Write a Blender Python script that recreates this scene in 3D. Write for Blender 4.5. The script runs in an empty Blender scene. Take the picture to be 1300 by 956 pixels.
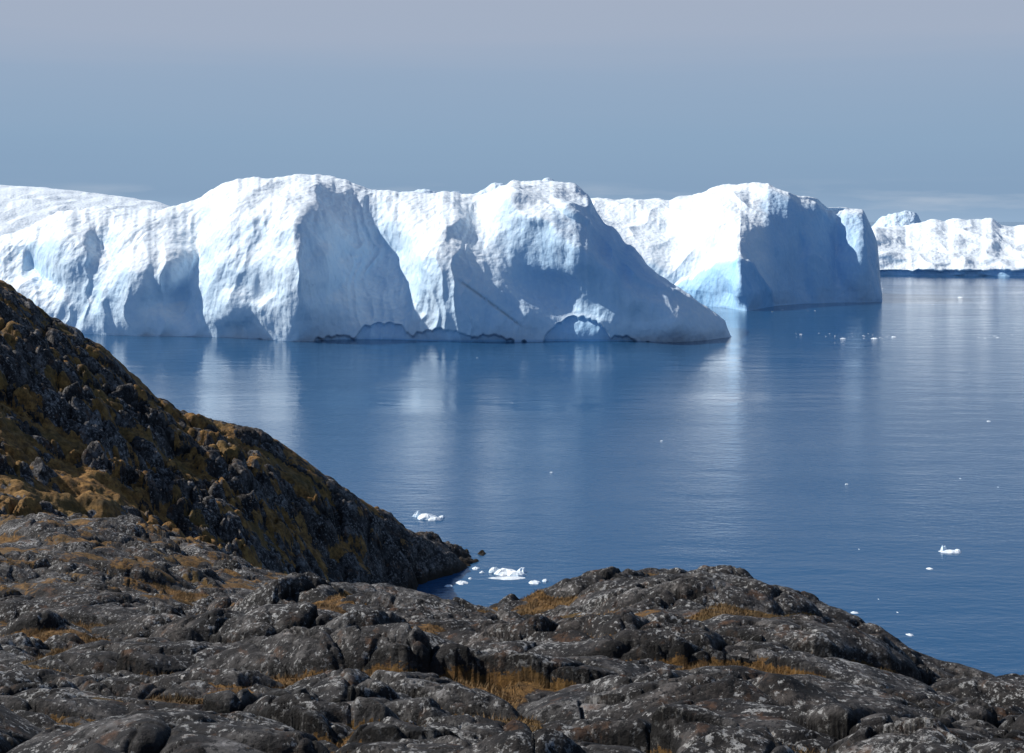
import bpy, math, numpy as np
from mathutils import Vector
rng = np.random.RandomState(7)
F = 1700.0; H = 60.0; HY = 280.0; CX = 650.0

# ------------------------------------------------------------ noise helpers
U32 = np.uint32
def _h(i, j, k, seed):
    n = i.astype(U32)*U32(374761393) + j.astype(U32)*U32(668265263) + k.astype(U32)*U32(2147483647) + U32((seed*1274126177) & 0xffffffff)
    n = (n ^ (n >> U32(13))) * U32(1274126177)
    n = (n ^ (n >> U32(16))) * U32(2246822519)
    return ((n ^ (n >> U32(15))) & U32(0xffffff)).astype(np.float32) / np.float32(0xffffff)
def vnoise3(x, y, z, seed=0):
    i = np.floor(x); j = np.floor(y); k = np.floor(z)
    fx = (x-i).astype(np.float32); fy = (y-j).astype(np.float32); fz = (z-k).astype(np.float32)
    i = i.astype(np.int64).astype(U32); j = j.astype(np.int64).astype(U32); k = k.astype(np.int64).astype(U32)
    u = fx*fx*fx*(fx*(fx*6-15)+10); v = fy*fy*fy*(fy*(fy*6-15)+10); w = fz*fz*fz*(fz*(fz*6-15)+10)
    r = 0
    for a in (0, 1):
        for b in (0, 1):
            for c in (0, 1):
                h = _h(i+U32(a), j+U32(b), k+U32(c), seed)
                ang = h*np.float32(6.2831853); zz = np.modf(h*np.float32(57.31))[0]*2-1
                s = np.sqrt(np.maximum(1-zz*zz, 0))
                g = np.cos(ang)*s*(fx-a)+np.sin(ang)*s*(fy-b)+zz*(fz-c)
                r = r + g*(u if a else 1-u)*(v if b else 1-v)*(w if c else 1-w)
    return r*1.6
def vnoise2(x, y, seed=0):
    i = np.floor(x); j = np.floor(y)
    fx = (x-i).astype(np.float32); fy = (y-j).astype(np.float32)
    i = i.astype(np.int64).astype(U32); j = j.astype(np.int64).astype(U32); k = np.zeros_like(i)
    u = fx*fx*fx*(fx*(fx*6-15)+10); v = fy*fy*fy*(fy*(fy*6-15)+10)
    r = 0
    for a in (0, 1):
        for b in (0, 1):
            ang = _h(i+U32(a), j+U32(b), k, seed)*np.float32(6.2831853)
            r = r + (np.cos(ang)*(fx-a)+np.sin(ang)*(fy-b))*(u if a else 1-u)*(v if b else 1-v)
    return r*1.5
def fbm2(x, y, o=4, seed=0, g=0.5):
    r = 0; a = 1.0; s = 0
    for q in range(o):
        r = r + a*vnoise2(x*2**q+q*17.3, y*2**q-q*9.1, seed+q); s += a; a *= g
    return r/s
def fbm3(x, y, z, o=4, seed=0, g=0.5, ridge=False):
    r = 0; a = 1.0; s = 0
    for q in range(o):
        n = vnoise3(x*2**q+q*17.3, y*2**q-q*9.1, z*2**q+q*3.7, seed+q)
        if ridge: n = 1-2*np.abs(n)
        r = r + a*n; s += a; a *= g
    return r/s
def voro(x, y, seed=0, jit=0.9):
    i0 = np.floor(x).astype(np.int64); j0 = np.floor(y).astype(np.int64)
    f1 = np.full(x.shape, 9.0, np.float32); f2 = np.full(x.shape, 9.0, np.float32)
    cid = np.zeros(x.shape, np.float32); dx1 = cid.copy(); dy1 = cid.copy()
    zero = np.zeros(x.shape, U32)
    for a in (-1, 0, 1):
        for b in (-1, 0, 1):
            i = i0+a; j = j0+b; iu = i.astype(U32); ju = j.astype(U32)
            px = i+0.5+jit*(_h(iu, ju, zero, seed)-0.5); py = j+0.5+jit*(_h(iu, ju, zero+U32(1), seed)-0.5)
            dx = (x-px).astype(np.float32); dy = (y-py).astype(np.float32); d = np.sqrt(dx*dx+dy*dy)
            c = _h(iu, ju, zero+U32(2), seed)
            m = d < f1
            f2 = np.where(m, f1, np.minimum(f2, d))
            cid = np.where(m, c, cid); dx1 = np.where(m, dx, dx1); dy1 = np.where(m, dy, dy1)
            f1 = np.where(m, d, f1)
    return f1, f2, cid, dx1, dy1
def sst(a, b, x):
    t = np.clip((x-a)/(b-a), 0, 1); return t*t*(3-2*t)
def blur(A, n, axis):
    if n < 1: return A
    k = np.hanning(2*n+3)[1:-1]; k /= k.sum()
    pad = [(0, 0)]*A.ndim; pad[axis] = (n, n)
    B = np.pad(A, pad, mode='edge'); out = np.zeros_like(A)
    for q in range(2*n+1):
        sl = [slice(None)]*A.ndim; sl[axis] = slice(q, q+A.shape[axis])
        out += k[q]*B[tuple(sl)]
    return out

def grid_mesh(name, X, Y, Z, mat, attrs={}, flip=False):
    nr, nc = X.shape
    me = bpy.data.meshes.new(name)
    co = np.stack([X, Y, Z], -1).reshape(-1, 3).astype(np.float32)
    idx = np.arange(nr*nc).reshape(nr, nc)
    a = idx[:-1, :-1].ravel(); b = idx[:-1, 1:].ravel(); c = idx[1:, 1:].ravel(); d = idx[1:, :-1].ravel()
    q = np.stack([a, b, c, d] if not flip else [a, d, c, b], -1).astype(np.int32)
    me.vertices.add(len(co)); me.vertices.foreach_set('co', co.ravel())
    me.loops.add(q.size); me.loops.foreach_set('vertex_index', q.ravel())
    me.polygons.add(len(q)); me.polygons.foreach_set('loop_start', np.arange(0, q.size, 4, dtype=np.int32))
    me.polygons.foreach_set('loop_total', np.full(len(q), 4, dtype=np.int32))
    me.polygons.foreach_set('use_smooth', np.ones(len(q), dtype=bool))
    me.update(calc_edges=True)
    for k, v in attrs.items():
        at = me.attributes.new(k, 'FLOAT', 'POINT'); at.data.foreach_set('value', v.reshape(-1).astype(np.float32))
    me.materials.append(mat)
    ob = bpy.data.objects.new(name, me); bpy.context.collection.objects.link(ob)
    return ob

# ------------------------------------------------------------ materials
class NT:
    def __init__(s, name):
        s.m = bpy.data.materials.new(name); s.m.use_nodes = True
        s.t = s.m.node_tree; s.b = s.t.nodes['Principled BSDF']
        s.co = s.t.nodes.new('ShaderNodeTexCoord').outputs['Object']
    def n(s, ty, **kw):
        nd = s.t.nodes.new(ty)
        for k, v in kw.items(): setattr(nd, k, v)
        return nd
    def link(s, a, b): s.t.links.new(a, b)
    def mapping(s, sc=(1, 1, 1), rot=(0, 0, 0)):
        m = s.n('ShaderNodeMapping'); m.inputs['Scale'].default_value = sc; m.inputs['Rotation'].default_value = rot
        s.link(s.co, m.inputs[0]); return m.outputs[0]
    def noise(s, scale, det=6, rough=0.55, vec=None, dist=0):
        n = s.n('ShaderNodeTexNoise'); n.inputs['Scale'].default_value = scale; n.inputs['Detail'].default_value = det
        n.inputs['Roughness'].default_value = rough; n.inputs['Distortion'].default_value = dist
        s.link(vec or s.co, n.inputs['Vector']); return n.outputs['Fac']
    def voro(s, scale, feature='F1', vec=None):
        n = s.n('ShaderNodeTexVoronoi', feature=feature); n.inputs['Scale'].default_value = scale
        s.link(vec or s.co, n.inputs['Vector']); return n.outputs['Distance']
    def ramp(s, fac, stops):
        r = s.n('ShaderNodeValToRGB'); e = r.color_ramp.elements
        while len(e) < len(stops): e.new(0.5)
        for q, (p, c) in enumerate(stops):
            e[q].position = p; e[q].color = (*c, 1) if not np.isscalar(c) else (c, c, c, 1)
        s.link(fac, r.inputs[0]); return r.outputs[0]
    def mix(s, fac, a, b, mode='MIX'):
        m = s.n('ShaderNodeMix', data_type='RGBA', blend_type=mode)
        for sock, v in ((m.inputs[0], fac), (m.inputs[6], a), (m.inputs[7], b)):
            if hasattr(v, 'is_output'): s.link(v, sock)
            elif isinstance(v, tuple): sock.default_value = (*v, 1)
            else: sock.default_value = v
        return m.outputs[2]
    def math(s, op, a, b=None, clamp=False):
        m = s.n('ShaderNodeMath', operation=op, use_clamp=clamp)
        for q, v in enumerate((a, b)):
            if v is None: continue
            if hasattr(v, 'is_output'): s.link(v, m.inputs[q])
            else: m.inputs[q].default_value = v
        return m.outputs[0]
    def attr(s, name):
        a = s.n('ShaderNodeAttribute'); a.attribute_name = name; return a.outputs['Fac']
    def bump(s, h, dist, strength=1.0, nrm=None):
        b = s.n('ShaderNodeBump'); b.inputs['Distance'].default_value = dist; b.inputs['Strength'].default_value = strength
        s.link(h, b.inputs['Height'])
        if nrm: s.link(nrm, b.inputs['Normal'])
        return b.outputs[0]

def rock_material(name, far):
    m = NT(name); k = 0.45 if far else 1.0
    big = m.noise(0.12*k, 5, 0.6)
    mid = m.noise(0.9*k, 8, 0.7)
    g_ = 1.45 if far else 1.12
    c = m.ramp(mid, [(0.36, (0.010*g_, 0.009*g_, 0.009*g_)), (0.49, (0.034*g_, 0.031*g_, 0.030*g_)), (0.60, (0.13*g_, 0.125*g_, 0.12*g_)), (0.74, (0.34*g_, 0.335*g_, 0.33*g_))])
    tint = m.ramp(big, [(0.38, (0.55, 0.48, 0.44)), (0.62, (1.12, 1.10, 1.09))])
    c = m.mix(1.0, c, tint, 'MULTIPLY')
    sp = m.noise(6*k, 5, 0.75)
    lich = m.noise(0.5*k, 4, 0.6)
    lf = m.math('ADD', sp, m.math('MULTIPLY', m.math('SUBTRACT', lich, 0.5), 0.35))
    c = m.mix(m.ramp(lf, [(0.555, 0.0), (0.605, 0.9)]), c, (0.46, 0.45, 0.43) if not far else (0.36, 0.33, 0.305))
    sp2 = m.noise(4*k, 6, 0.8, m.mapping((1.3, 1, 1), (0, 0, 0.7)))
    c = m.mix(m.ramp(sp2, [(0.52, 0.0), (0.57, 0.94)]), c, (0.010, 0.009, 0.009))
    rust = m.noise(1.1*k, 5, 0.7, m.mapping((1, 1, 1), (0.4, 0.2, 1.7)))
    c = m.mix(m.ramp(rust, [(0.57, 0.0), (0.68, 0.7)]), c, (0.14, 0.068, 0.032))
    crk = m.attr('crack')
    c = m.mix(m.ramp(crk, [(0.0, 0.0), (1.0, 0.95)]), c, (0.007, 0.006, 0.005))
    g = m.attr('grass')
    gn = m.noise(2.2*k, 7, 0.75)
    h_ = 1.65 if far else 1.15
    gc = m.ramp(gn, [(0.3, (0.03*h_, 0.017*h_, 0.006*h_)), (0.46, (0.105*h_, 0.053*h_, 0.014*h_)), (0.58, (0.215*h_, 0.112*h_, 0.030*h_)), (0.78, (0.30*h_, 0.185*h_, 0.062*h_))])
    gbig = m.noise(0.25*k, 3, 0.5)
    gc = m.mix(m.ramp(gbig, [(0.48, 0.0), (0.66, 0.5)]), gc, (0.062*h_, 0.050*h_, 0.015*h_))
    gm = m.math('ADD', g, m.math('MULTIPLY', m.math('SUBTRACT', sp, 0.5), 1.5))
    c = m.mix(m.ramp(gm, [(0.44, 0.0), (0.55, 1.0)]), c, gc)
    if far:
        ge = m.n('ShaderNodeNewGeometry'); sx = m.n('ShaderNodeSeparateXYZ'); m.link(ge.outputs['Position'], sx.inputs[0])
        w = m.math('ADD', sx.outputs[2], m.math('MULTIPLY', mid, 2.0))
        wr = m.n('ShaderNodeMapRange'); wr.inputs[1].default_value = 1.6; wr.inputs[2].default_value = 3.0
        wr.inputs[3].default_value = 1; wr.inputs[4].default_value = 0; m.link(w, wr.inputs[0])
        c = m.mix(wr.outputs[0], c, (0.02, 0.014, 0.008))
    m.link(c, m.b.inputs['Base Color'])
    m.b.inputs['Roughness'].default_value = 0.8
    m.b.inputs['Specular IOR Level'].default_value = 0.3
    b = m.bump(m.noise(1.2*k, 9, 0.65), 0.34/k)
    b = m.bump(m.noise(5*k, 6, 0.7, m.mapping((1, 2.2, 1.5), (0.2, 0.1, 0.35))), 0.08/k, 1.0, b)
    m.link(b, m.b.inputs['Normal'])
    return m.m

def grass_material():
    m = NT('dry_grass')
    gn = m.noise(0.8, 5, 0.7)
    m.link(m.ramp(gn, [(0.3, (0.05, 0.038, 0.012)), (0.48, (0.16, 0.092, 0.03)), (0.62, (0.28, 0.175, 0.07))]), m.b.inputs['Base Color'])
    m.b.inputs['Roughness'].default_value = 0.8
    return m.m

def ice_material(name):
    m = NT(name)
    n1 = m.noise(0.03, 5, 0.6); n2 = m.noise(0.35, 8, 0.65)
    c = m.ramp(n1, [(0.35, (0.60, 0.79, 0.94)), (0.62, (0.76, 0.88, 0.96))])
    # snow white on gentle upper surfaces; blue of steep ice also paints in shade
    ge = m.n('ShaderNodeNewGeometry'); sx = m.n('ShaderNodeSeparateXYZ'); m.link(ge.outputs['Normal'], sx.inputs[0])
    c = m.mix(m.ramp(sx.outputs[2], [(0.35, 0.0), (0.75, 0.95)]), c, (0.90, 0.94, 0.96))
    c = m.mix(m.ramp(n2, [(0.35, 0.25), (0.6, 0.0)]), c, (0.52, 0.73, 0.93))
    st = m.noise(0.5, 7, 0.65, m.mapping((1, 1, 0.12)))
    bf = m.math('ADD', m.attr('blue'), m.math('MULTIPLY', m.math('SUBTRACT', st, 0.5), 0.5))
    c = m.mix(m.ramp(bf, [(0.12, 0.0), (1.0, 0.9)]), c, (0.22, 0.52, 0.82))
    c = m.mix(m.math('MULTIPLY', m.attr('dirt'), m.ramp(n2, [(0.35, 0.0), (0.5, 0.6)])), c, (0.2, 0.25, 0.29))
    m.link(c, m.b.inputs['Base Color'])
    m.b.inputs['Roughness'].default_value = 0.55
    m.b.inputs['Specular IOR Level'].default_value = 0.25
    b = m.bump(m.noise(0.10, 3, 0.5), 2.4, 0.5)
    b = m.bump(m.voro(0.34, 'SMOOTH_F1', m.mapping((1, 1, 0.7))), 0.75, 0.85, b)
    b = m.bump(m.noise(0.55, 3, 0.6, m.mapping((1, 1, 0.25))), 0.3, 0.8, b)
    b = m.bump(m.noise(0.9, 5, 0.6), 0.24, 0.9, b)
    m.link(b, m.b.inputs['Normal'])
    return m.m

def water_material():
    m = NT('sea_water')
    m.b.inputs['Base Color'].default_value = (0.020, 0.082, 0.18, 1)
    m.b.inputs['IOR'].default_value = 1.33
    patch = m.noise(0.006, 4, 0.6, m.mapping((0.5, 1.6, 1)))
    amp = m.ramp(patch, [(0.38, 0.3), (0.62, 1.0)])
    w1 = m.noise(0.55, 6, 0.6, m.mapping((0.6, 1.2, 1)))
    w2 = m.noise(0.07, 4, 0.5, m.mapping((0.6, 1.3, 1), (0, 0, 0.3)))
    h1 = m.math('MULTIPLY', w1, amp)
    b = m.bump(w2, 0.5, 0.55)
    b = m.bump(h1, 0.16, 1.0, b)
    m.link(b, m.b.inputs['Normal'])
    m.link(m.ramp(patch, [(0.35, 0.02), (0.65, 0.09)]), m.b.inputs['Roughness'])
    return m.m

# ------------------------------------------------------------ terrain (one height field z(x,y))
NC = 1150
u = np.linspace(-0.60, 0.56, NC)
rows = np.concatenate([np.linspace(4, 17, 50)[:-1], np.geomspace(17, 68, 640)[:-1], np.geomspace(68, 128, 230)[:-1], np.geomspace(128, 245, 380)[:-1], np.geomspace(245, 330, 24)])
NR = len(rows)
px = CX + u*F
def I(pts, x=px):
    a = np.array(pts, float); return np.interp(x, a[:, 0], a[:, 1])
def ztan(py, Y): return H-(py-HY)/F*Y
K = []
K.append((np.full(NC, 3.9), np.full(NC, 57.3)))
K.append((np.full(NC, 10.0), np.full(NC, 55.0)))
K.append((np.full(NC, 19.0), ztan(968, 19)+0*px))
py2 = I([(-400, 900), (0, 880), (300, 878), (600, 880), (840, 870), (1000, 878), (1300, 905), (1600, 960)])
K.append((np.full(NC, 31.0), ztan(py2, 31.0)))
py3 = I([(-400, 800), (0, 792), (150, 787), (250, 785), (330, 766), (400, 750), (440, 746), (500, 746), (560, 752), (600, 757), (650, 752), (700, 745), (740, 731), (780, 719), (840, 711), (890, 712), (930, 724), (965, 739), (1000, 748), (1040, 767), (1080, 788), (1150, 820), (1200, 840), (1300, 864), (1400, 888), (1600, 935)])
Y3 = I([(-400, 50), (0, 50), (250, 52), (400, 56), (600, 55), (840, 62), (1000, 56), (1300, 46), (1600, 40)])
Z3 = ztan(py3, Y3); K.append((Y3, Z3))
Y5 = I([(-400, 100), (0, 100), (200, 103), (400, 100), (600, 96)])
Z5 = ztan(I([(-400, 640), (0, 652), (120, 658), (200, 676), (260, 698), (330, 722), (400, 746), (480, 770)]), Y5)
w = sst(430, 640, px); Z5 = Z5*(1-w)+w*1.0
K.append((Y3+0.25*(Y5-Y3), Z3+(Z5-Z3)*(0.25-0.03*w)-1.5*(1-w)))
K.append((Y5, Z5))
Y6 = I([(-400, 130), (0, 145), (200, 160), (300, 172), (400, 190), (490, 212), (600, 222), (700, 226)])
Z6 = ztan(I([(-400, 600), (0, 618), (200, 658), (300, 694), (400, 728), (490, 746), (520, 752)]), Y6)
w = sst(480, 640, px); Z6 = np.where(px > 480, Z6*(1-w)-10*w, Z6)
K.append((Y5+0.5*(Y6-Y5), np.minimum(Z5, Z6)-1.0))
K.append((Y6, Z6))
Y8 = I([(-400, 185), (0, 200), (300, 215), (600, 232), (700, 236)])
Z8 = ztan(I([(-400, 255), (-250, 275), (-100, 305), (0, 349), (40, 372), (100, 417), (130, 433), (170, 472), (200, 497), (225, 517), (270, 530), (330, 542), (380, 574), (430, 607), (480, 641), (520, 668), (560, 692), (590, 714), (602, 722)]), Y8)
w = sst(602, 660, px); Z8 = Z8*(1-w)-10*w
Y7 = Y6*0.45+Y8*0.55; Z7 = Z6*0.45+Z8*0.55+np.clip(Z8, 0, 30)*0.03
K.append((Y7, Z7)); K.append((Y8, Z8))
K.append((Y8+25, Z8*0.35-4)); K.append((Y8+55, np.full(NC, -12.0)))
K.append((np.full(NC, 340.0), np.full(NC, -15.0)))
KY = np.array([k[0] for k in K]); KZ = np.array([k[1] for k in K])
Zb = np.empty((NR, NC))
for c in range(NC): Zb[:, c] = np.interp(rows, KY[:, c], KZ[:, c])
Zb = blur(Zb, 9, 0); Zb = blur(Zb, 4, 1)
U, YY = np.meshgrid(u, rows); XX = U*YY
far = sst(95, 135, YY)
def relief(x, y, s, seed, sharp=0.55, tl=0.9):
    wx = x+s*0.5*fbm2(x/s/1.5, y/s/1.5, 3, seed+1); wy = y+s*0.5*fbm2(x/s/1.5+40, y/s/1.5, 3, seed+2)
    f1, f2, cid, dx, dy = voro(wx/s/1.35, wy/s, seed)
    e = f2-f1
    dome = np.sqrt(np.clip(e/sharp, 0, 1)+0.02)
    tilt = ((cid-0.5)*dx+(np.modf(cid*7.13)[0]-0.5)*dy)*tl
    return dome*(0.55+0.6*cid)+tilt-0.65, sst(0.10, 0.0, e)
c5, s5 = math.cos(-0.35), math.sin(-0.35)
xn = XX*c5+YY*s5; yn = -XX*s5+YY*c5
r1, c1 = relief(xn/1.25, yn, 4.4, 11, 0.5, 1.6); r2, c2 = relief(xn/1.15, yn, 1.7, 31, 0.30, 2.0); r3, c3 = relief(xn/1.2, yn, 0.6, 51, 0.25, 1.6)
bigm = fbm2(XX/14, YY/14, 3, 5); rough = sst(-0.25, 0.25, fbm2(XX/6, YY/6, 3, 91))
Rn = 0.8*bigm+0.95*r1+(0.12+0.42*rough)*r2+(0.01+0.15*rough)*r3+0.08*fbm2(XX/1.1, YY/1.1, 3, 61, 0.5)
crn = np.clip(0.8*c1+0.8*c2*(0.3+rough)+0.5*c3*rough, 0, 1)
ca, sa = math.cos(0.9), math.sin(0.9)
xr = XX*ca+YY*sa; yr = -XX*sa+YY*ca
q1, d1 = relief(xr, yr*1.3, 10.0, 111, 0.4, 1.5); q2, d2 = relief(xr, yr, 4.0, 131, 0.3, 1.6); q3, d3 = relief(xr, yr, 1.5, 151, 0.3, 1.5)
bz = fbm2(XX/26, YY/26, 4, 105)
Rf = 2.8*bz+3.0*q1+1.8*q2+0.8*q3+0.3*fbm2(XX/2.5, YY/2.5, 4, 161, 0.6)
crf = np.clip(0.8*d1+0.7*d2+0.5*d3, 0, 1)
R = Rn*(1-far)+Rf*far; CR = crn*(1-far)+crf*far
lvn = 0.5*bigm-0.34+0.9*fbm2(XX/5, YY/5, 3, 201)+0.04*fbm2(XX/0.35, YY/0.35, 2, 205)
lvf = 2.2*bz-0.8+3.4*fbm2(XX/9, YY/9, 4, 211)+0.5*fbm2(XX/1.5, YY/1.5, 3, 215)
foot = np.exp(-((YY-(Y6[None, :]-4))/9)**2)*sst(230, 120, px)[None, :]
lvf = lvf+2.6*foot
lv = lvn*(1-far)+lvf*far
G = sst(-0.05, 0.20, (lv-R)/(1+1.5*far))
turf = sst(-0.05, 0.19, fbm2(XX/(3+3*far), YY/(3+3*far), 4, 333, 0.65))*(0.62+0.22*far)
turf = turf*np.clip(far+0.75*sst(60, 75, YY)+0.4, 0, 1)
G = np.maximum(G, turf*(1-CR))
R = np.where(lv > R, R+(lv-R)*0.85, R)
CR = CR*(1-G)
damp = 1-0.6*np.exp(-((YY-Y8[None, :])/7)**2)
Zt = Zb+R*damp-0.1
G = G*sst(3, 9, Zt)
split = int(np.searchsorted(rows, 124))
matn = rock_material('near_rock', False); matf = rock_material('hill_rock', True)
grid_mesh('rocky_foreground', XX[:split+1], YY[:split+1], Zt[:split+1], matn, {'grass': G[:split+1], 'crack': CR[:split+1]})
grid_mesh('rocky_hillside', XX[split:], YY[split:], Zt[split:], matf, {'grass': G[split:], 'crack': CR[split:]})

# dry grass tufts standing in the turf pockets of the foreground (one mesh)
def tufts():
    cell = np.gradient(rows)[:, None]*np.gradient(XX, axis=1)
    wgt = np.where((G > 0.75) & (YY < 80) & (YY > 12) & (np.abs(U) < 0.5), cell, 0)*(0.4+sst(-0.1, 0.3, fbm2(XX/1.2, YY/1.2, 2, 777)))
    wf = wgt.ravel()/wgt.sum(); n = 90000
    ids = rng.choice(wf.size, n, p=wf)
    bx = XX.ravel()[ids]+rng.uniform(-.06, .06, n); by = YY.ravel()[ids]+rng.uniform(-.1, .1, n); bz_ = Zt.ravel()[ids]-0.02
    hgt = rng.uniform(0.05, 0.18, n); a = rng.uniform(0, 6.28, n); ln = rng.uniform(0.2, 0.9, n)*hgt; w_ = rng.uniform(0.008, 0.02, n)
    b = rng.uniform(0, 6.28, n)
    v = np.empty((n, 3, 3), np.float32)
    v[:, 0] = np.stack([bx-np.cos(b)*w_, by-np.sin(b)*w_, bz_], -1); v[:, 1] = np.stack([bx+np.cos(b)*w_, by+np.sin(b)*w_, bz_], -1)
    v[:, 2] = np.stack([bx+np.cos(a)*ln, by+np.sin(a)*ln, bz_+hgt], -1)
    me = bpy.data.meshes.new('dry_grass'); me.vertices.add(3*n); me.vertices.foreach_set('co', v.ravel())
    me.loops.add(3*n); me.loops.foreach_set('vertex_index', np.arange(3*n, dtype=np.int32))
    me.polygons.add(n); me.polygons.foreach_set('loop_start', np.arange(0, 3*n, 3, dtype=np.int32)); me.polygons.foreach_set('loop_total', np.full(n, 3, np.int32))
    me.update(calc_edges=True); me.materials.append(grass_material())
    bpy.context.collection.objects.link(bpy.data.objects.new('dry_grass', me))
tufts()

# ------------------------------------------------------------ icebergs
ice = ice_material('glacier_ice')
def gau(PX, PY, cx, cy, sx, sy, ang=0):
    a = math.radians(ang); dx = PX-cx; dy = PY-cy
    x = dx*math.cos(a)+dy*math.sin(a); y = -dx*math.sin(a)+dy*math.cos(a)
    return np.exp(-(x/sx)**2-(y/sy)**2)
def seg(PX, PY, x0, y0, x1, y1):
    vx, vy = x1-x0, y1-y0; L = math.hypot(vx, vy)
    t = ((PX-x0)*vx+(PY-y0)*vy)/L/L; d = ((PX-x0)*vy-(PY-y0)*vx)/L
    return t, d
def berg(name, crest, wl, setb, relief_fn, nc=900, nf=300, prof=1.7, n_amp=(4, 5, 0.8, 0.15), back=130, seed=0, blue0=0.0, nscale=1.0, cj=1.0):
    x0, x1 = crest[0][0], crest[-1][0]
    p = np.linspace(x0, x1, nc)
    cr = blur(np.interp(p, *zip(*crest))[None], 3, 1)[0]; wlp = np.interp(p, *zip(*wl)); sb = np.interp(p, *zip(*setb))
    cr = cr+cj*(3.0*fbm2(p/22, p*0+seed, 3, seed+60, 0.6))*sst(x1, x1-60, p)
    Y0 = H*F/(wlp-HY)
    t = np.concatenate([np.linspace(-0.12, 0, 12)[:-1], np.linspace(0, 1, nf)])
    T, P = np.meshgrid(t, p, indexing='ij')
    Yc = Y0+sb; Zc = np.maximum(H-(cr-HY)/F*Yc, 0.0)
    tt = np.clip(T, 0, 1)
    Zf = np.where(T < 0, T*60, Zc*(1-(1-tt)**1.5))
    Yf = Y0+sb*tt**prof
    PY = HY+(H-Zf)*F/Yf
    D, blue, dirt = relief_fn(P, PY, tt)
    Yf = Yf+D*np.clip(Zc/12, 0, 1)*(1-sst(0.9, 1.0, tt))
    nb = 60; tb = np.linspace(0, 1, nb+1)[1:]
    TB, PB = np.meshgrid(tb, p, indexing='ij')
    Zk = Zc*(1-TB**2*1.15)-TB*6; Yk = Yf[-1]+back*TB**0.9
    X_ = np.concatenate([(P-CX)/F*Yf, (PB-CX)/F*Yf[-1]+0*TB]); Y_ = np.concatenate([Yf, Yk]); Z_ = np.concatenate([Zf, Zk])
    blue = np.concatenate([blue, 0*TB]); dirt = np.concatenate([dirt, 0*TB])
    Pn = np.stack([X_, Y_, Z_], -1)
    def normals(Q):
        gu = np.gradient(Q, axis=1); gv = np.gradient(Q, axis=0)
        n = np.cross(gu, gv); return n/(np.linalg.norm(n, axis=-1, keepdims=True)+1e-9)
    N = normals(Pn); N = blur(blur(N, 8, 0), 8, 1); N /= (np.linalg.norm(N, axis=-1, keepdims=True)+1e-9)
    s = nscale
    edge = np.clip(Z_/(10*s), 0.12, 1)
    wx = X_+9*s*vnoise3(X_/(30*s), Y_/(30*s), Z_/(30*s), seed+31); wz = Z_+9*s*vnoise3(X_/(30*s)+9, Y_/(30*s), Z_/(30*s), seed+32)
    n = n_amp[0]*fbm3(X_/(36*s), Y_/(36*s), Z_/(44*s), 2, seed+1)
    big = 1-2*np.abs(vnoise3(wx/(34*s), Y_/(50*s), wz/(70*s), seed+5))
    n = n+n_amp[1]*(big-0.4)
    rd = fbm3(wx/(13*s), Y_/(20*s), wz/(40*s), 2, seed+9, 0.5, True)
    n = n+n_amp[2]*(rd-0.3)
    n = n+n_amp[3]*fbm3(X_/(3.5*s), Y_/(3.5*s), Z_/(4*s), 2, seed+19, 0.6)
    crestdamp = np.ones(len(t)+nb); crestdamp[len(t)-40:len(t)+8] = 0.55; crestdamp = blur(crestdamp[None], 12, 1)[0][:, None]
    Pn = Pn+N*(n*edge*crestdamp)[..., None]
    blue = np.clip(blue+blue0+0.2*sst(0.2, -0.4, rd), 0, 1)
    return grid_mesh(name, Pn[..., 0], Pn[..., 1], Pn[..., 2], ice, {'blue': blue, 'dirt': dirt})

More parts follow.
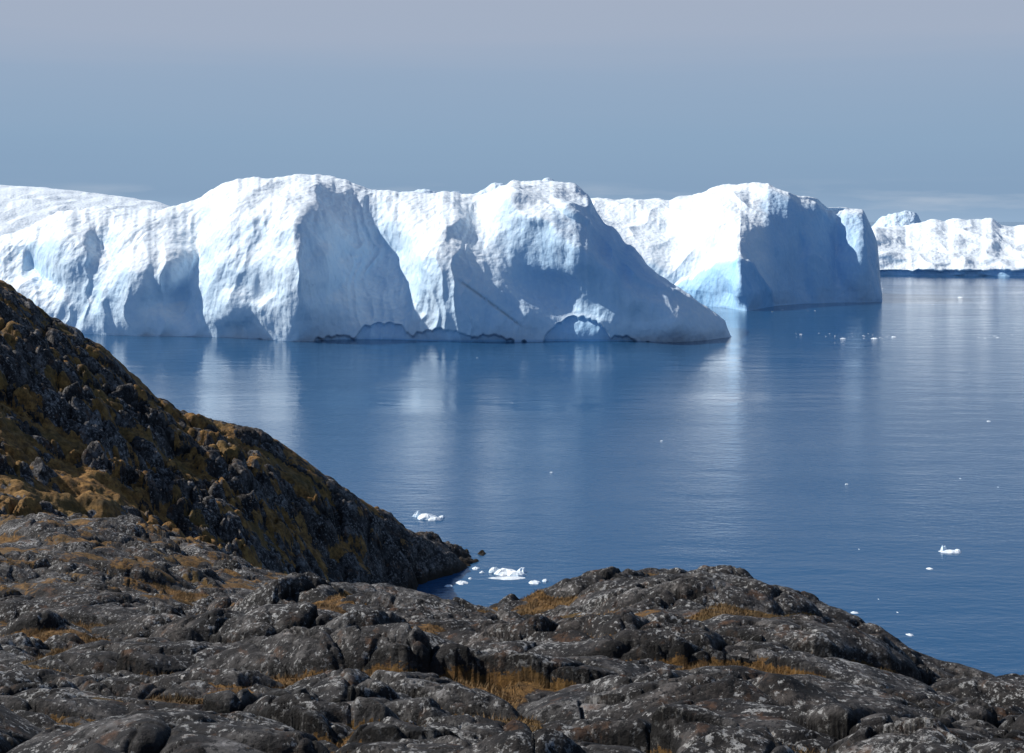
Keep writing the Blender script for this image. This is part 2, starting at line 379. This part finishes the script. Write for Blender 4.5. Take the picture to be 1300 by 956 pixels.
def arches(PX, PY, base, lst, seed):
    top = np.full(PX.shape, base+0.0)
    xx = PX+6*fbm2(PX/25, PX*0, 2, seed)
    for c, w_, h_ in lst:
        top = np.minimum(top, base-h_*np.clip(1-((xx-c)/w_)**2, 0, 1)**0.7)
    top = top+6*fbm2(PX/12, PX*0+2, 3, seed+3)
    return sst(-1.0, 3.5, PY-top)*(top < base-1)
def rel_main(PX0, PY0, t):
    # organic warp of the sculpted forms
    PX = PX0+13*fbm2(PX0/60, PY0/60, 2, 601, 0.4)*sst(434, 400, PY0); PY = PY0+8*fbm2(PX0/60+7, PY0/60, 2, 611, 0.4)*sst(434, 400, PY0)
    D = 0*PX
    D += -24*gau(PX, PY, 380, 345, 36, 110, 6)*sst(470, 392, PX)
    D += -14*gau(PX, PY, 330, 300, 60, 70, -20)
    D += 27*gau(PX, PY, 475, 325, 44, 75, -12)
    D += -14*gau(PX, PY, 570, 330, 38, 95, -10)
    D += 10*gau(PX, PY, 605, 270, 22, 35)
    tt, d = seg(PX, PY, 630, 240, 905, 428)
    D += -24*np.exp(-np.abs(d/(22+28*np.clip(tt, 0, 1)))**1.7)*sst(-0.15, 0.15, tt)*sst(1.1, 0.85, tt)
    tt2, d2 = seg(PX, PY, 690, 238, 870, 380)
    D += -18*np.exp(-np.abs(d2/12)**1.5)*sst(-0.1, 0.2, tt2)*sst(1.1, 0.8, tt2)
    tt4, d4 = seg(PX, PY, 740, 245, 850, 352)
    D += -14*np.exp(-np.abs(d4/7)**1.3)*sst(-0.1, 0.2, tt4)*sst(1.1, 0.8, tt4)
    D += 10*gau(PX, PY, 700, 370, 60, 22, 35)
    D += 20*gau(PX, PY, 48, 345, 36, 24, 25)+8*gau(PX, PY, 135, 318, 20, 24)-8*gau(PX, PY, 90, 300, 25, 60)
    D += -12*gau(PX, PY, 190, 345, 36, 70, 15)+9*gau(PX, PY, 245, 330, 16, 70, 10)
    D += 10*gau(PX, PY, 225, 385, 40, 18)-8*gau(PX, PY, 300, 390, 40, 20)
    D += 1.6*np.abs(np.sin(PX/11.0+2.5*fbm2(PX/40, PY/60, 2, 71)))*sst(440, 300, PX)*sst(0.9, 0.5, t)
    D += 1.0*np.abs(np.sin(PX/5.0+3*fbm2(PX/30, PY/60, 2, 73)))*sst(420, 470, PX)*sst(640, 600, PX)*sst(0.9, 0.5, t)
    nt = arches(PX0, PY0, 434, [(428, 34, 8), (487, 40, 24), (560, 46, 17), (620, 34, 10), (735, 44, 32), (785, 26, 9), (330, 30, 3), (230, 30, 4)], 17)
    low = sst(430, 433, PY0)
    D += 2.4*nt
    td, dd = seg(PX0, PY0, 585, 355, 662, 415)
    dirt = np.exp(-(dd/1.8)**2)*sst(-0.1, 0.1, td)*sst(1.05, 0.9, td)
    D += 0.6*dirt
    blue = 0.45*nt+0.5*low+0.6*gau(PX, PY, 800, 325, 80, 28, 42)+0.4*gau(PX, PY, 480, 330, 45, 80)+0.4*gau(PX, PY, 50, 350, 35, 22, 20)+0.5*gau(PX, PY, 700, 360, 110, 80)  # blue of hollow, bowl and right slope paints shade into the ice colour
    return D, blue, dirt
berg('iceberg',
     [(-230, 330), (-100, 310), (0, 298), (40, 284), (80, 268), (130, 262), (165, 266), (200, 268), (240, 258), (262, 247), (280, 232), (310, 224), (350, 226), (375, 221), (400, 223), (440, 230), (470, 241), (500, 246), (540, 248), (580, 246), (605, 248), (628, 239), (650, 232), (690, 233), (730, 235), (745, 247), (755, 268), (766, 283), (778, 288), (792, 312), (805, 318), (822, 336), (845, 355), (870, 374), (900, 394), (918, 408), (926, 422), (929, 430)],
     [(-230, 415), (0, 420), (130, 425), (260, 428), (380, 431), (600, 434), (760, 434), (860, 431), (929, 428)],
     [(-230, 40), (0, 70), (250, 80), (600, 90), (740, 90), (800, 60), (880, 25), (929, 4)],
     rel_main, nc=1150, nf=360, seed=3, n_amp=(4, 2.6, 0.75, 0.22), cj=1.3)

def rel_two(PX0, PY, t):
    PX = PX0+6*fbm2(PX0/50, PY/50, 2, 621)
    D = 0*PX
    tp, dp = seg(PX, PY, 925, 250, 948, 388)
    D += -34*np.exp(-np.abs(dp/22)**1.4)*sst(-0.2, 0.9, tp)
    D += 24*gau(PX, PY, 1020, 330, 50, 70)
    D += -9*gau(PX, PY, 1030, 320, 12, 60, -8)+9*gau(PX, PY, 1062, 315, 10, 50)-6*gau(PX, PY, 1092, 330, 12, 60)
    D += 14*gau(PX, PY, 830, 290, 60, 14, 20)-10*gau(PX, PY, 800, 320, 50, 12, 25)
    top = np.interp(PX, [850, 865, 900, 940, 958, 985], [372, 352, 338, 322, 330, 395])+7*fbm2(PX/14, PX*0, 3, 911)
    cl = sst(0, 8, PY-top)*sst(852, 862, PX)*sst(990, 975, PX)
    D += -6*cl
    blue = 0.75*cl+0.6*sst(955, 985, PX)*sst(0.93, 0.75, t)  # shaded cliff and right wall have their shade painted in as blue
    return D, blue, 0*PX
berg('iceberg',
     [(640, 300), (700, 262), (750, 254), (800, 252), (850, 253), (880, 247), (900, 239), (915, 235), (945, 235), (975, 233), (1000, 245), (1037, 254), (1050, 264), (1075, 264), (1095, 267), (1103, 285), (1112, 310), (1117, 340), (1119, 378), (1120, 384)],
     [(640, 382), (860, 386), (940, 390), (1000, 388), (1060, 385), (1120, 383)],
     [(640, 150), (850, 170), (940, 130), (1000, 70), (1120, 45)],
     rel_two, nc=800, nf=300, seed=41, n_amp=(4, 3.2, 0.6, 0.2), cj=0.7)
def rel_far(PX, PY, t):
    cl = sst(341, 345, PY+3*fbm2(PX/12, PX*0, 2, 305)); ln = 316+0.08*(PX-1115)+4*fbm2(PX/40, PX*0, 2, 303)
    st_ = sst(-2, 2, PY-ln)
    D = 8*cl-22*st_+8*fbm2(PX/40, PY/14, 2, 301)
    return D, 0.8*cl, 0*PX
berg('iceberg',
     [(1085, 345), (1098, 300), (1112, 289), (1150, 287), (1170, 283), (1182, 279), (1205, 281), (1212, 277), (1235, 279), (1260, 277), (1268, 285), (1285, 289), (1300, 287), (1400, 282), (1500, 290), (1600, 340)],
     [(1085, 348), (1600, 353)], [(1085, 60), (1150, 190), (1600, 190)],
     rel_far, nc=500, nf=160, seed=61, n_amp=(3, 3, 1.0, 0.3), prof=1.3)
def rel_flat(PX, PY, t): return 4*fbm2(PX/60, PY/14, 2, 401), 0*PX, 0*PX
berg('iceberg',
     [(1095, 330), (1112, 296), (1122, 277), (1135, 271), (1150, 270), (1161, 272), (1166, 282), (1180, 300), (1195, 330)],
     [(1095, 334), (1195, 334)], [(1095, 60), (1195, 60)], rel_flat, nc=200, nf=100, seed=71, n_amp=(6, 6, 4, 1), blue0=0.4)
berg('iceberg',
     [(-300, 226), (-100, 231), (0, 235), (60, 239), (110, 245), (160, 251), (200, 256), (225, 268), (260, 300), (300, 340)],
     [(-300, 350), (300, 350)], [(-300, 420), (300, 300)], rel_flat, nc=300, nf=160, seed=81, n_amp=(4, 2, 0.6, 0.2), prof=1.2, cj=0.4)
berg('iceberg',
     [(500, 300), (520, 250), (533, 240), (545, 239), (556, 244), (600, 246), (618, 240), (628, 230), (638, 229), (648, 236), (685, 232), (696, 227), (706, 231), (722, 238), (738, 260), (760, 300)],
     [(500, 352), (760, 352)], [(500, 60), (760, 60)], rel_flat, nc=300, nf=100, seed=95, n_amp=(6, 5, 2, 1), blue0=0.35)

# ------------------------------------------------------------ sea
def sea():
    S = 60000
    me = bpy.data.meshes.new('sea'); me.from_pydata([(-S, -S, 0), (S, -S, 0), (S, S, 0), (-S, S, 0)], [], [(0, 1, 2, 3)])
    me.materials.append(water_material()); ob = bpy.data.objects.new('sea', me); bpy.context.collection.objects.link(ob)
sea()

# ------------------------------------------------------------ floating ice
def chunk(cx, cy, rx, ry, rz, seed, n=14):
    th = np.linspace(0, 2*np.pi, n+1)[:-1]; V = []; Fc = []
    r = np.random.RandomState(seed)
    prof = [(1.0, -0.4), (1.06, 0.05), (0.86, 0.4), (0.5, 0.75)]
    jit = 1+0.35*(r.rand(n)-0.5)
    hv = 1+0.7*(r.rand(n)-0.5)
    for (s, z) in prof:
        for q in range(n):
            j = jit[q]*(1+0.15*(r.rand()-0.5))
            V.append((cx+rx*s*j*np.cos(th[q]), cy+ry*s*j*np.sin(th[q]), rz*z*(hv[q] if z > 0.1 else 1)))
    V.append((cx+0.2*rx*(r.rand()-0.5), cy, rz*(0.7+0.4*r.rand())))
    for k in range(len(prof)-1):
        for q in range(n):
            a = k*n+q; b = k*n+(q+1) % n
            Fc.append((a, b, b+n, a+n))
    for q in range(n): Fc.append(((len(prof)-1)*n+q, (len(prof)-1)*n+(q+1) % n, len(V)-1))
    return V, Fc
def ice_obj(name, chunks):
    V = []; Fc = []
    for ch in chunks:
        v, f = chunk(*ch); o = len(V); V += v; Fc += [tuple(i+o for i in ff) for ff in f]
    me = bpy.data.meshes.new(name); me.from_pydata(V, [], Fc); me.materials.append(ice)
    for a in ('blue', 'dirt'): me.attributes.new(a, 'FLOAT', 'POINT')
    ob = bpy.data.objects.new(name, me); bpy.context.collection.objects.link(ob)
def W(px_, py_):
    Y = H*F/(py_-HY); return ((px_-CX)/F*Y, Y)
def piece(px_, py_, wpx, hpx, seed, depth=0.5):
    x, y = W(px_, py_); s = y/F
    return (x, y, wpx*s/2, max(wpx*s*depth, 0.3), hpx*s, seed)
ice_obj('ice_floe', [piece(542, 658, 26, 6, 1, .4), piece(530, 656, 12, 8, 2, .4), piece(552, 660, 22, 4, 3, .3), piece(561, 657, 8, 3, 33)])
ice_obj('ice_floe', [piece(642, 728, 32, 6, 4, .35), piece(628, 727, 14, 8, 5, .4), piece(655, 730, 24, 5, 6, .3), piece(663, 726, 12, 6, 66, .4), piece(645, 734, 40, 2, 67, .2), piece(604, 722, 10, 2, 7), piece(612, 727, 6, 2, 71), piece(678, 740, 14, 3, 8), piece(692, 738, 8, 3, 9), piece(586, 740, 16, 2, 10), piece(570, 744, 10, 2, 11), piece(597, 735, 5, 2, 72)])
ice_obj('ice_floe', [piece(1206, 701, 26, 3, 12, .3), piece(1198, 700, 7, 8, 13), piece(1216, 700, 8, 3, 14)])
small = []
sd = 100
for k in range(95):
    r = rng.rand()
    if r < 0.55: a, b = rng.uniform(1000, 1290), 430+rng.normal()*2.5-(rng.rand()*6)
    elif r < 0.75: a, b = rng.uniform(1120, 1300), rng.uniform(356, 395)
    elif r < 0.80: a, b = rng.uniform(930, 1120), 393+abs(rng.normal())*3
    elif r < 0.9: a, b = rng.uniform(780, 930), rng.uniform(431, 436)
    else: a, b = rng.uniform(560, 1290), rng.uniform(450, 780)
    wd = rng.uniform(0.8, 2.2)*(1 if rng.rand() > .1 else 2)
    small.append(piece(a, b, wd, wd*rng.uniform(0.05, 0.13), sd+k))
for (a, b, wd) in [(1085, 778, 9), (1155, 806, 9), (1180, 722, 8), (1255, 535, 5), (700, 600, 4), (840, 560, 4), (1075, 615, 4), (1110, 430, 8), (1135, 428, 6), (1070, 430, 7), (1220, 378, 8)]:
    small.append(piece(a, b, wd, 1.2, sd+500+int(a)))
ice_obj('brash_ice', small)

# ------------------------------------------------------------ light
el = math.radians(40); az = math.radians(-75)
sv = Vector((math.sin(az)*math.cos(el), math.cos(az)*math.cos(el), math.sin(el)))
L = bpy.data.lights.new('sun', 'SUN'); L.energy = 5.0; L.angle = math.radians(0.5); L.color = (1.0, 0.96, 0.89)
lo = bpy.data.objects.new('sun', L); lo.rotation_euler = sv.to_track_quat('Z', 'Y').to_euler(); lo.location = (-200, 100, 300)
bpy.context.collection.objects.link(lo)
wd = bpy.data.worlds.new('World'); bpy.context.scene.world = wd; wd.use_nodes = True
t = wd.node_tree; bg = t.nodes['Background']
sky = t.nodes.new('ShaderNodeTexSky'); sky.sky_type = 'NISHITA'; sky.sun_disc = False
sky.sun_elevation = el; sky.sun_rotation = az; sky.altitude = 60; sky.air_density = 1.0; sky.dust_density = 0.1; sky.ozone_density = 3.0
tc = t.nodes.new('ShaderNodeTexCoord'); sp = t.nodes.new('ShaderNodeSeparateXYZ'); t.links.new(tc.outputs['Generated'], sp.inputs[0])
def wnoise(scale, sc3, det):
    mp = t.nodes.new('ShaderNodeMapping'); mp.inputs['Scale'].default_value = sc3; t.links.new(tc.outputs['Generated'], mp.inputs[0])
    nz = t.nodes.new('ShaderNodeTexNoise'); nz.inputs['Scale'].default_value = scale; nz.inputs['Detail'].default_value = det; t.links.new(mp.outputs[0], nz.inputs['Vector'])
    return nz.outputs['Fac']
nzf = wnoise(1.3, (1.6, 1.6, 28), 5)
def M(op, a, b):
    m = t.nodes.new('ShaderNodeMath'); m.operation = op
    for q, v in enumerate((a, b)):
        if hasattr(v, 'is_output'): t.links.new(v, m.inputs[q])
        else: m.inputs[q].default_value = v
    return m.outputs[0]
def ramp(fac, st):
    rp = t.nodes.new('ShaderNodeValToRGB'); e = rp.color_ramp.elements
    while len(e) < len(st): e.new(0.5)
    for q, (p_, c_) in enumerate(st): e[q].position = p_; e[q].color = (*c_, 1) if not np.isscalar(c_) else (c_, c_, c_, 1)
    t.links.new(fac, rp.inputs[0]); return rp.outputs[0]
def wmix(f, a, b):
    mx = t.nodes.new('ShaderNodeMix'); mx.data_type = 'RGBA'
    for s_, v in ((mx.inputs[0], f), (mx.inputs[6], a), (mx.inputs[7], b)):
        if hasattr(v, 'is_output'): t.links.new(v, s_)
        else: s_.default_value = (*v, 1) if isinstance(v, tuple) else v
    return mx.outputs[2]
zz = M('ADD', sp.outputs[2], M('MULTIPLY', M('SUBTRACT', nzf, 0.5), 0.03))
col = ramp(zz, [(0.0, (0.29, 0.42, 0.59)), (0.022, (0.24, 0.36, 0.52)), (0.06, (0.262, 0.385, 0.54)), (0.11, (0.305, 0.405, 0.55)), (0.135, (0.36, 0.43, 0.555)), (0.18, (0.375, 0.435, 0.55)), (0.30, (0.19, 0.34, 0.62))])
# low distant cloud bank just above the horizon
puff = ramp(wnoise(5.0, (2, 2, 16), 6), [(0.50, 0.0), (0.68, 0.55)])
band = ramp(sp.outputs[2], [(0.0, 0.3), (0.008, 1.0), (0.018, 0.8), (0.030, 0.0)])
col = wmix(M('MULTIPLY', puff, band), col, (0.50, 0.575, 0.68))
sc = t.nodes.new('ShaderNodeVectorMath'); sc.operation = 'SCALE'; sc.inputs['Scale'].default_value = 10.0
t.links.new(col, sc.inputs[0])
mr = t.nodes.new('ShaderNodeMapRange'); mr.inputs[1].default_value = 0.17; mr.inputs[2].default_value = 0.33; mr.inputs[3].default_value = 1.0; mr.inputs[4].default_value = 0.0
t.links.new(sp.outputs[2], mr.inputs[0])
out = wmix(mr.outputs[0], sky.outputs[0], sc.outputs[0])
t.links.new(out, bg.inputs['Color']); bg.inputs['Strength'].default_value = 0.1

# ------------------------------------------------------------ camera
cam = bpy.data.cameras.new('camera'); cam.sensor_width = 36; cam.lens = F/1300*36; cam.shift_y = -(478-HY)/1300
cam.clip_end = 100000; cam.clip_start = 0.1
co = bpy.data.objects.new('camera', cam); co.location = (0, 0, H); co.rotation_euler = (math.radians(90), 0, 0)
bpy.context.collection.objects.link(co); bpy.context.scene.camera = co
vs = bpy.context.scene.view_settings; vs.view_transform = 'Standard'; vs.look = 'None'; vs.exposure = 0
